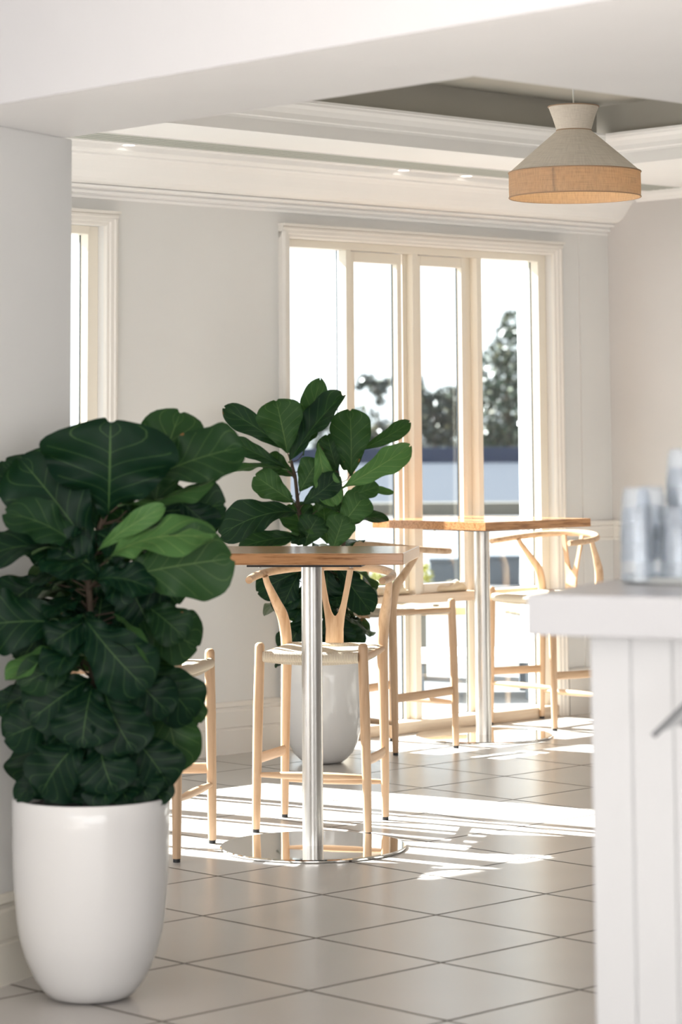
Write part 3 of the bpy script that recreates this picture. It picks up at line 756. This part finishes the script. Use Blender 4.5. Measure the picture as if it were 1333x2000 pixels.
LEAVES_BACK = [
    (-0.084, 0, 1.344, -0.007, 0.02, 1.681, 0.129, -0.5, -1, 0, 0.3, 0.08, 0.3),
    (-0.143, -0.03, 1.311, 0.091, -0.08, 1.612, 0.166, -0.6, -0.8, 0.3, 0.45, 0.08, 0),
    (-0.151, -0.05, 1.356, -0.2, -0.06, 1.587, 0.212, 0, -1, 0.2, 0.35, 0.08, 0.35),
    (-0.152, 0, 1.367, -0.43, -0.02, 1.555, 0.115, 0.3, -1, -0.4, 0.35, 0.12, 0),
    (0.13, -0.02, 1.252, 0.128, -0.04, 1.542, 0.189, 0, -1, 0.25, 0.3, 0.08, 0.25),
    (0.08, -0.05, 1.197, 0.39, -0.08, 1.378, 0.129, 0.2, -1, -0.3, 0.25, 0.12, 1),
    (0.163, 0.02, 1.365, 0.393, 0.02, 1.487, 0.078, 0.2, -1, -0.1, 0.3, 0.15, 0.3),
    (-0.014, -0.06, 1.401, 0.059, -0.08, 1.13, 0.115, 0, -1, 0, 0.25, 0.05, 1),
    (-0.153, 0, 1.288, -0.397, 0, 1.41, 0.083, 0, -1, 0.3, 0.3, 0.15, 0.1),
    (-0.143, -0.03, 1.277, -0.403, -0.02, 1.278, 0.069, 0, -0.6, 0.9, 0.3, 0.1, 0.4),
    (-0.121, -0.04, 1.137, -0.292, -0.06, 1.256, 0.133, 0, -1, 0.2, 0.2, 0.1, 0.4),
    (-0.107, -0.05, 1.097, -0.444, -0.12, 1.011, 0.189, 0.1, -0.8, 0.6, 0.35, 0.25, 0),
    (-0.09, 0, 0.994, -0.25, 0, 0.965, 0.083, 0, -1, 0.3, 0.2, 0.1, 0.5),
    (-0.089, -0.06, 1.13, 0.076, -0.09, 1.254, 0.11, 0, -1, 0.2, 0.2, 0.1, 0.05),
    (-0.097, -0.05, 1.187, -0.015, -0.06, 1.321, 0.138, 0, -1, 0.1, 0.2, 0.1, 0.3),
    (0.081, -0.04, 1.028, 0.188, -0.06, 1.167, 0.147, 0, -1, 0.3, 0.25, 0.12, 0.5),
    (0.115, 0, 1.015, 0.292, -0.03, 1.06, 0.087, 0, -0.7, 0.8, 0.3, 0.25, 0),
    (0.088, -0.02, 1.151, 0.248, -0.05, 1.207, 0.087, 0, -1, 0.4, 0.2, 0.15, 0.35),
    (0.125, 0.03, 1.165, 0.317, 0.02, 1.178, 0.041, 0, -0.8, 0.6, 0.3, 0.1, 0.8),
    (-0.076, -0.05, 0.944, -0.016, -0.07, 1.074, 0.143, 0, -1, 0.3, 0.2, 0.1, 0.15),
    (0.046, -0.05, 0.927, 0.097, -0.07, 1.078, 0.138, 0, -1, 0.3, 0.2, 0.1, 0.4),
    (-0.021, 0, 1.095, 0.025, 0, 1.219, 0.115, 0, -1, 0.3, 0.2, 0.1, 0.6),
    (-0.068, 0.02, 0.954, -0.136, 0.03, 1.128, 0.161, 0, -1, 0.2, 0.2, 0.1, 0.2),
    (0.023, 0.03, 0.953, 0.006, 0.05, 1.127, 0.172, 0, -1, 0.2, 0.2, 0.1, 0.4),
    (-0.089, -0.02, 1.073, -0.01, -0.06, 1.018, 0.103, 0, -0.8, 0.5, 0.3, 0.1, 0.6),
    (0.081, -0.02, 1.095, 0.002, -0.05, 1.197, 0.115, 0, -1, 0.2, 0.2, 0.1, 0.3),
    (-0.124, 0.02, 1.253, -0.249, 0.03, 1.334, 0.11, 0, -1, 0.2, 0.2, 0.1, 0.2),
    (0.071, -0.02, 1.275, 0.026, -0.03, 1.434, 0.12, 0, -1, 0.1, 0.2, 0.1, 0.1),
    (-0.09, 0, 0.982, -0.362, -0.04, 0.945, 0.106, 0, -0.9, 0.5, 0.3, 0.15, 0.1),
    (0.026, 0.03, 1.389, 0.163, 0.03, 1.342, 0.161, 0, -1, 0.2, 0.2, 0.1, 0),
    (-0.066, 0.03, 1.298, 0.048, 0.03, 1.229, 0.161, 0, -1, 0.2, 0.2, 0.1, 0),
    (-0.158, 0.04, 1.367, -0.066, 0.05, 1.503, 0.161, 0, -1, 0.2, 0.2, 0.1, 0),
    (-0.068, 0, 0.847, -0.284, -0.02, 0.748, 0.138, 0, -1, 0.2, 0.2, 0.2, 0),
    (-0.102, -0.04, 0.827, -0.186, -0.06, 0.65, 0.127, 0, -1, 0.2, 0.2, 0.2, 0),
    (0.057, 0, 0.869, 0.214, -0.02, 0.656, 0.143, 0.1, -1, 0.3, 0.3, 0.15, 0),
    (-0.068, -0.05, 0.76, -0.114, -0.06, 0.616, 0.138, 0, -1, 0.2, 0.2, 0.2, 0.35),
    (0.022, -0.05, 0.692, 0.084, -0.06, 0.503, 0.161, 0, -1, 0.2, 0.2, 0.2, 0),
    (-0.068, -0.05, 0.648, -0.159, -0.06, 0.483, 0.149, 0, -1, 0.2, 0.2, 0.2, 0),
    (0.044, 0, 0.644, 0.157, -0.02, 0.493, 0.138, 0, -1, 0.2, 0.2, 0.2, 0),
    (0.023, -0.03, 0.848, 0.022, -0.03, 0.669, 0.172, 0, -1, 0.2, 0.2, 0.2, 0),
    (-0.045, 0, 0.824, -0.069, 0, 0.623, 0.172, 0, -1, 0.2, 0.2, 0.2, 0),
    (0.023, 0.03, 0.867, 0.113, 0.03, 0.732, 0.172, 0, -1, 0.2, 0.2, 0.2, 0),
    (-0.046, 0.03, 0.868, -0.205, 0.03, 0.801, 0.149, 0, -1, 0.2, 0.2, 0.2, 0),
    (-0.047, 0, 0.622, -0.069, -0.06, 0.46, 0.172, 0, -1, 0.2, 0.2, 0.2, 0),
    (0.044, 0, 0.577, 0.021, -0.06, 0.459, 0.149, 0, -1, 0.2, 0.2, 0.2, 0),
]

STEM1 = [(0.005, 0.0, 0.499), (0.001, 0.0, 0.707), (0.003, 0.0, 0.837), (-0.005, 0.0, 0.969), (-0.011, 0.0, 1.101), (0.019, 0.0, 1.193), (0.046, 0.0, 1.259)]
STEM2 = [(-0.036, 0.0, 0.444), (-0.058, 0.0, 0.69), (-0.077, 0.0, 0.96), (-0.105, 0.0, 1.118), (-0.119, 0.0, 1.254), (-0.143, 0.0, 1.344)]
STEM3 = [(0.021, 0.0, 0.443), (0.056, 0.0, 0.689), (0.096, 0.0, 0.959), (0.089, 0.0, 1.184), (0.06, 0.0, 1.32)]
prof1 = [(.080, 0), (.108, .010), (.128, .030), (.146, .058), (.169, .110), (.184, .160), (.191, .205), (.198, .29), (.2015, .36), (.203, .45), (.2035, .500)]
fig((-.656, 6.75, 0), 'large glossy dark green fiddle-leaf fig in white pot, in front at left', prof1, LEAVES_FRONT, [STEM1],
    [(.60, .85, 30, .16, .24, .75), (.85, 1.2, 34, .15, .24, .35)], 3)
prof2 = [(.050, 0), (.085, .004), (.105, .018), (.131, .045), (.152, .088), (.166, .140), (.173, .20), (.177, .27), (.178, .35), (.177, .445)]
fig((-.095, 11.5, 0), 'fiddle-leaf fig in a white pot behind the near table, against the window wall', prof2, LEAVES_BACK, [STEM2, STEM3],
    [(.50, .88, 46, .13, .21, .5), (.9, 1.2, 10, .12, .17, .0)], 5)

# ------------------------------------------------------------------ white counter on the right
KA = math.radians(-24)
KP = (.327, 4.650, 0)
t = thing('counter', 'white tongue-and-groove boarded service counter base at right', 'counter', KP, KA)
b = MB(); x = .105; first = True
for k in range(26):
    b.prism([(x + .0, .0425), (x + .0025, .040), (x + .0735, .040), (x + .076, .0425), (x + .0765, .062), (x, .062)], .08, 1.067, 'xyz'); x += .0765
b.box(.105, x, .058, .66, .08, 1.067)
b.build('body', M['counter'], t)
MB().box(.13, x, .07, .62, 0, .08).build('plinth', M['counter'], t)
tp = MB(); tp.box(0, 2.15, 0, .70, 1.067, 1.140)
wt = tp.build('worktop', M['countertop'], None, KP, KA, bevel=.005); tag(wt, 'thick white square-edged worktop lying on the boarded counter', 'worktop')
kx = Vector((math.cos(KA), math.sin(KA), 0)); ky = Vector((-math.sin(KA), math.cos(KA), 0))
tr = MB().lathe([(0, 0), (.125, 0), (.130, .004), (.132, .014), (.128, .014), (.125, .007), (0, .007)], 64).build('serving_tray', M['traygrey'], None, (.668, 5.0, 1.140), 0, smooth=30)
tag(tr, 'round grey tray under the stacked tumblers on the white worktop', 'tray')
def tumbler_mesh():
    h, r0, r1, th = .105, .033, .0245, .0016       # mouth down
    p = [(r0, 0), (r0 - .001, .03), (r1 + .003, .085), (r1, h - .003), (r1 - .003, h), (0, h), (0, h - .004), (r1 - .004, h - .005), (r1 + .0012, .085), (r0 - .001 - th, .03), (r0 - th, 0)]
    return MB().lathe(p, 32, closed=True)
gm = None
stacks = [((.560, 4.93), 3, 'front left stack'), ((.598, 5.02), 3, 'stack just right of the leftmost one, slightly behind'), ((.636, 4.925), 2, 'low stack before the tallest one'), ((.664, 5.055), 5, 'tallest stack, cut by the right edge of the picture')]
pos = ['bottom', 'second', 'third', 'fourth', 'top']
for (x, y), n, l in stacks:
    for k in range(n):
        if gm is None: g_ = tumbler_mesh().build('tumbler', M['tumbler'], None, smooth=40); gm = g_
        else: g_ = gm.copy(); C.objects.link(g_)
        g_.location = (x, y, 1.1475 + k * .036)
        w_ = 'topmost' if k == n - 1 else ('lowest' if k == 0 else pos[k])
        tag(g_, 'clear upturned tumbler, %s in the %s' % (w_, l), 'glass', 'upturned tumblers stacked on the grey tray')
# slim grey metal holder sticking out from the counter front
t = thing('metal_holder', 'slim grey metal holder slanting out in front of the boarded counter', 'holder', (.60, 4.44, .98))
MB().tube([(-.078, -.03, -.064), (.07, .00, .068)], .005, 10).build('rod', M['greysteel'], t, smooth=50)
MB().tube([(-.030, -.04, -.046), (.07, -.02, .036)], .005, 10).build('rod', M['greysteel'], t, smooth=50)
pn = MB(); q = [(-.074, -.029, -.060), (-.028, -.039, -.044), (.07, -.018, .038), (.07, -.002, .068)]
pn.add([Vector(a) for a in q] + [Vector(a) + Vector((0, .004, 0)) for a in q], [(0, 1, 2, 3), (7, 6, 5, 4), (0, 4, 5, 1), (1, 5, 6, 2), (2, 6, 7, 3), (3, 7, 4, 0)])
pn.build('sheet', M['greypanel'], t)
MB().tube([(.068, -.008, .064), (.068, .095, .055)], .006, 10).build('bracket', M['greysteel'], t, smooth=50)

# cloth bundles on the transom ledge of the window
M['cloth'] = mat('cream_cloth', (.72, .62, .46), .9); g = N(M['cloth']); g.bump(g.noise(g.coords(), 40, 4), .5, .01)
def bundle(s, L, seed, label):
    rnd = random.Random(seed); mb = MB(); NR, NS = 22, 16; vs = []
    for i in range(NR + 1):
        u = i / NR; r = (math.sin(PI * min(1, max(0, u))) ** .45)
        for k in range(NS):
            a = 2 * PI * k / NS; hh = .024 * (1 + .25 * math.sin(u * 9 + seed) + .12 * math.sin(a * 3 + u * 14))
            vs.append(((u - .5) * L, math.cos(a) * .036 * r, .0005 + max(0, hh * r * (1 + math.sin(a)))))
    mb.add(vs, [(i * NS + k, i * NS + (k + 1) % NS, (i + 1) * NS + (k + 1) % NS, (i + 1) * NS + k) for i in range(NR) for k in range(NS)])
    o = mb.build('cloth_bundle', M['cloth'], None, sdz(s, -.066, .657), YW, smooth=70); tag(o, label, 'cloth', 'cream bundles lying on the window transom')
    return o
bundle(1.555, .24, 1, 'cream crumpled bundle on the window ledge beside the far table post')
bundle(1.20, .13, 4, 'small cream bundle on the window ledge behind the side-on stool')
bundle(1.02, .16, 6, 'cream bundle on the window ledge just right of the back plant')

# ------------------------------------------------------------------ outside
M['paving'] = paint('pale_paving', (.15, .15, .155), .7, .08)
def watermat():
    m = mat('pale_water', (.038, .045, .060), .6, spec=.1); g = N(m); g.bump(g.noise(g.coords(scale=(.4, 2, 1)), 1.2, 4), .4, .2); return m
M['water'] = watermat()
M['sea_wall'] = mat('blue_grey_stone', (.005, .020, .065), .8)
M['kerb'] = mat('kerb_stone', (.12, .11, .09), .8)
g_ = MB(); g_.box(-40, 60, -2.2 + .2 - 2.2, 60, -.1, -.02)
def ground(name, pts, z, m):
    mb = MB(); n = len(pts); mb.add([(x, y, z) for x, y in pts] + [(x, y, z - .1) for x, y in pts], [tuple(range(n)), tuple(range(2 * n - 1, n - 1, -1))] + [(i, n + i, n + (i + 1) % n, (i + 1) % n) for i in range(n)])
    return mb.build(name, m, None, kind='structure')
A_ = sdz(-30, -.2, 0); B_ = sdz(60, -.2, 0)
ground('ground', [(A_.x, A_.y), (B_.x, B_.y), (60, 49), (-40, 49)], -.015, M['paving'])
ground('ground', [(-60, 49), (90, 49), (120, 150), (-90, 150)], -.03, M['water'])
ground('ground', [(-90, 150), (120, 150), (200, 400), (-200, 400)], -.0, mat('far_bank_grass', (.02, .035, .02), .9))
k = MB(); k.box(-8, 20, 47.6, 48.4, -.015, .22); o = k.build('kerb', M['kerb'], None); tag(o, 'low stone kerb along the near edge of the pale water', 'kerb')
k = MB(); k.box(-30, 60, 148, 149.5, -.03, .85); o = k.build('sea_wall', M['sea_wall'], None); tag(o, 'long dark blue-grey wall across the far side of the water', 'wall')
# white post
t = thing('white_post', 'round white post with collars standing just outside the right-hand pane', 'post', (1.12, 15.6, -.015))
MB().lathe([(0, 0), (.055, 0), (.055, .9), (.052, .91), (.052, 2.36), (0, 2.36)], 32).build('shaft', M['white'], t, smooth=40)
MB().lathe([(.035, 2.36), (.035, 3.3), (0, 3.3)], 24).build('upper_tube', M['white'], t, smooth=40)
for z in (.88, 1.50, 2.34): MB().lathe([(.052, z), (.062, z + .004), (.062, z + .03), (.052, z + .034)], 32).build('collar', M['white'], t, smooth=30)

def leafy(name, c1, c2):
    m = mat(name, c1, .4, spec=.6); g = N(m)
    at = g.n('ShaderNodeAttribute'); at.attribute_name = 'tone'
    g.l(g.ramp(at.outputs['Fac'], [(0, c1), (.6, c2), (.86, c2), (.93, (.12, .10, .03)), (1.0, (.45, .50, .40))]), g.b.inputs['Base Color']); return m  # whitish end of the ramp is sun glint painted into the leaves
M['tree_near'] = leafy('tree_leaves', (.004, .013, .008), (.018, .046, .022))
M['tree_far'] = leafy('distant_leaves', (.005, .013, .014), (.014, .032, .026))
M['trunk'] = mat('tree_trunk', (.10, .08, .06), .9)
M['yellow'] = leafy('yellow_bloom', (.32, .30, .05), (.42, .40, .09))
def tree(name, x, y, blobs, n, size, m, label, cat, seed, trunk=None, group=None, z0=0):
    rnd = random.Random(seed); t = thing(name, label, cat, (x, y, z0), 0, group)
    mb = MB(); tone = []
    tot = sum(b[3] * b[4] for b in blobs)
    for bx, by, bz, rx, rz in blobs:
        for _ in range(int(n * rx * rz / tot)):
            while True:
                p = Vector((rnd.uniform(-1, 1), rnd.uniform(-1, 1), rnd.uniform(-1, 1)))
                if p.length < 1: break
            if rnd.random() < .6: p = p.normalized() * rnd.uniform(.75, 1.05)
            c_ = Vector((bx + p.x * rx, by + p.y * rx, max(size * .5, bz + p.z * rz)))
            a = Vector((rnd.uniform(-1, 1), rnd.uniform(-1, 1), rnd.uniform(-1, 1))).normalized(); b_ = a.cross(Vector((rnd.uniform(-1, 1), rnd.uniform(-1, 1), rnd.uniform(-1, 1)))).normalized()
            s = size * rnd.uniform(.6, 1.3)
            mb.add([c_ - a * s, c_ + b_ * s * .45, c_ + a * s, c_ - b_ * s * .45], [(0, 1, 2, 3)]); tone.append(rnd.random())
    me = bpy.data.meshes.new('crown'); me.from_pydata(mb.v, [], mb.f)
    at = me.attributes.new('tone', 'FLOAT', 'FACE'); at.data.foreach_set('value', tone); me.materials.append(m)
    o = bpy.data.objects.new('crown', me); C.objects.link(o); o.parent = t
    if trunk: MB().tube([(0, 0, 0), (trunk[0] * .4, 0, trunk[1] * .5), (trunk[0], 0, trunk[1])], [trunk[2], trunk[2] * .8, trunk[2] * .5], 10).build('trunk', M['trunk'], t, smooth=50)
    return t
Y = 154
tree('glossy_tree', 9.9, Y, [(0, 0, 2.8, 2.3, 2.2), (-.4, 0, 4.8, 1.9, 2.0), (.2, 0, 6.6, 1.3, 1.6), (.3, 0, 8.1, .7, 1.0), (-.9, 0, 1.6, 1.9, 1.3)], 2600, .26, M['tree_near'], 'glossy leaved tree with bright speckles seen through the right-hand pane', 'tree', 11, (0, 6, .25))
tree('distant_tree', 5.9, Y + 10, [(-1.2, 0, 2.6, 1.3, 2.3), (-1.2, 0, 4.6, .55, 1.0), (.3, 0, 2.6, 1.5, 1.9), (1.2, 0, 3.2, 1.2, 1.6), (1.6, 0, 1.5, 1.5, 1.4)], 2200, .28, M['tree_far'], 'broad grey-green tree seen through the third pane beyond the water', 'tree', 12, (0, 3, .22))
tree('distant_tree', 2.15, Y + 6, [(.1, 0, 4.5, .6, .5), (-.6, 0, 5.0, .55, .35), (.2, 0, 3.8, .3, .4), (.7, 0, 4.9, .35, .3), (-1.1, 0, 4.6, .3, .2)], 330, .24, M['tree_far'], 'slender tree with a small high tuft of leaves seen through the second pane', 'tree', 13, (0, 4.4, .05))
tree('distant_shrub', 2.1, Y + 16, [(-1.0, 0, 1.6, 1.7, 2.0), (.9, 0, 1.0, 1.6, 1.6), (-2.6, 0, 1.2, 1.8, 1.8)], 1500, .28, M['tree_far'], 'rounded dark shrub mass low behind the second pane beyond the water', 'shrub', 14)
tree('distant_shrub', 9.4, Y + 22, [(0, 0, .9, 1.8, 1.3), (2.6, 0, .9, 1.8, 1.3)], 900, .28, M['tree_far'], 'low dark shrub beneath the glossy tree beyond the water', 'shrub', 15)
# patio
bn = thing('timber_bench', 'low weathered timber bench on the pale paving seen through the lower panes', 'bench', (.66, 15.6, -.015))
s_ = MB()
for i in range(3): s_.box(-.26, .22, -.16 + i * .11, -.06 + i * .11, .385, .43)
s_.build('seat', M['bench'], bn, bevel=.004)
for x in (-.2, .17): MB().box(x - .03, x + .03, -.14, .14, 0, .385).build('leg', M['kerb'], bn)
bn2 = thing('timber_bench', 'timber bench seen beside the corner stool through the right lower pane', 'bench', (1.16, 16.2, -.015), .3)
s_ = MB()
for i in range(3): s_.box(-.12, .30, -.16 + i * .11, -.06 + i * .11, .35, .40)
s_.build('seat', M['bench'], bn2, bevel=.004)
for x in (-.08, .25): MB().box(x - .03, x + .03, -.14, .14, 0, .35).build('leg', M['kerb'], bn2)
M['bluegrey'] = mat('blue_grey_planter', (.085, .10, .12), .7)
pb = MB(); pb.prism([(-.15, 0), (.15, 0), (.16, .25), (-.16, .25)], -.15, .15, 'xzy'); pb.prism([(-.17, .25), (.17, .25), (.17, .28), (-.17, .28)], -.17, .17, 'xzy')
o = pb.build('planter_box', M['bluegrey'], None, (.99, 25, -.015), bevel=.004); tag(o, 'grey square box standing out on the paving, left of the far table post', 'planter box')
pb = MB(); pb.prism([(-.2, 0), (.2, 0), (.21, .25), (-.21, .25)], -.15, .15, 'xzy'); pb.prism([(-.22, .25), (.22, .25), (.22, .28), (-.22, .28)], -.17, .17, 'xzy')
o = pb.build('planter_box', M['bluegrey'], None, (1.52, 25.5, -.015), bevel=.004); tag(o, 'grey box on the paving, right of the far table post', 'planter box')
tree('flowering_shrub', .28, 24, [(-.1, 0, .10, .25, .12), (.12, 0, .08, .2, .10)], 500, .04, M['yellow'], 'yellow-green shrub low on the paving, left behind the side-on stool', 'shrub', 21, z0=-.015)
tree('flowering_shrub', .78, 24.5, [(0, 0, .12, .07, .13)], 160, .03, M['yellow'], 'small yellow shrub next to the grey box on the paving', 'shrub', 22, z0=-.015)
def low_table(x, y, label):
    t = thing('low_table', label, 'table', (x, y, -.015))
    MB().box(-.35, .35, -.3, .3, .20, .24).build('tabletop', M['white'], t, bevel=.004)
    for sx in (-.3, .3):
        for sy in (-.25, .25): MB().box(sx - .02, sx + .02, sy - .02, sy + .02, 0, .20).build('leg', M['bluegrey'], t)
low_table(.72, 14.6, 'low white outdoor table with blue-grey legs seen between the stool legs')
low_table(1.45, 15.0, 'low white outdoor table seen right of the far table post')
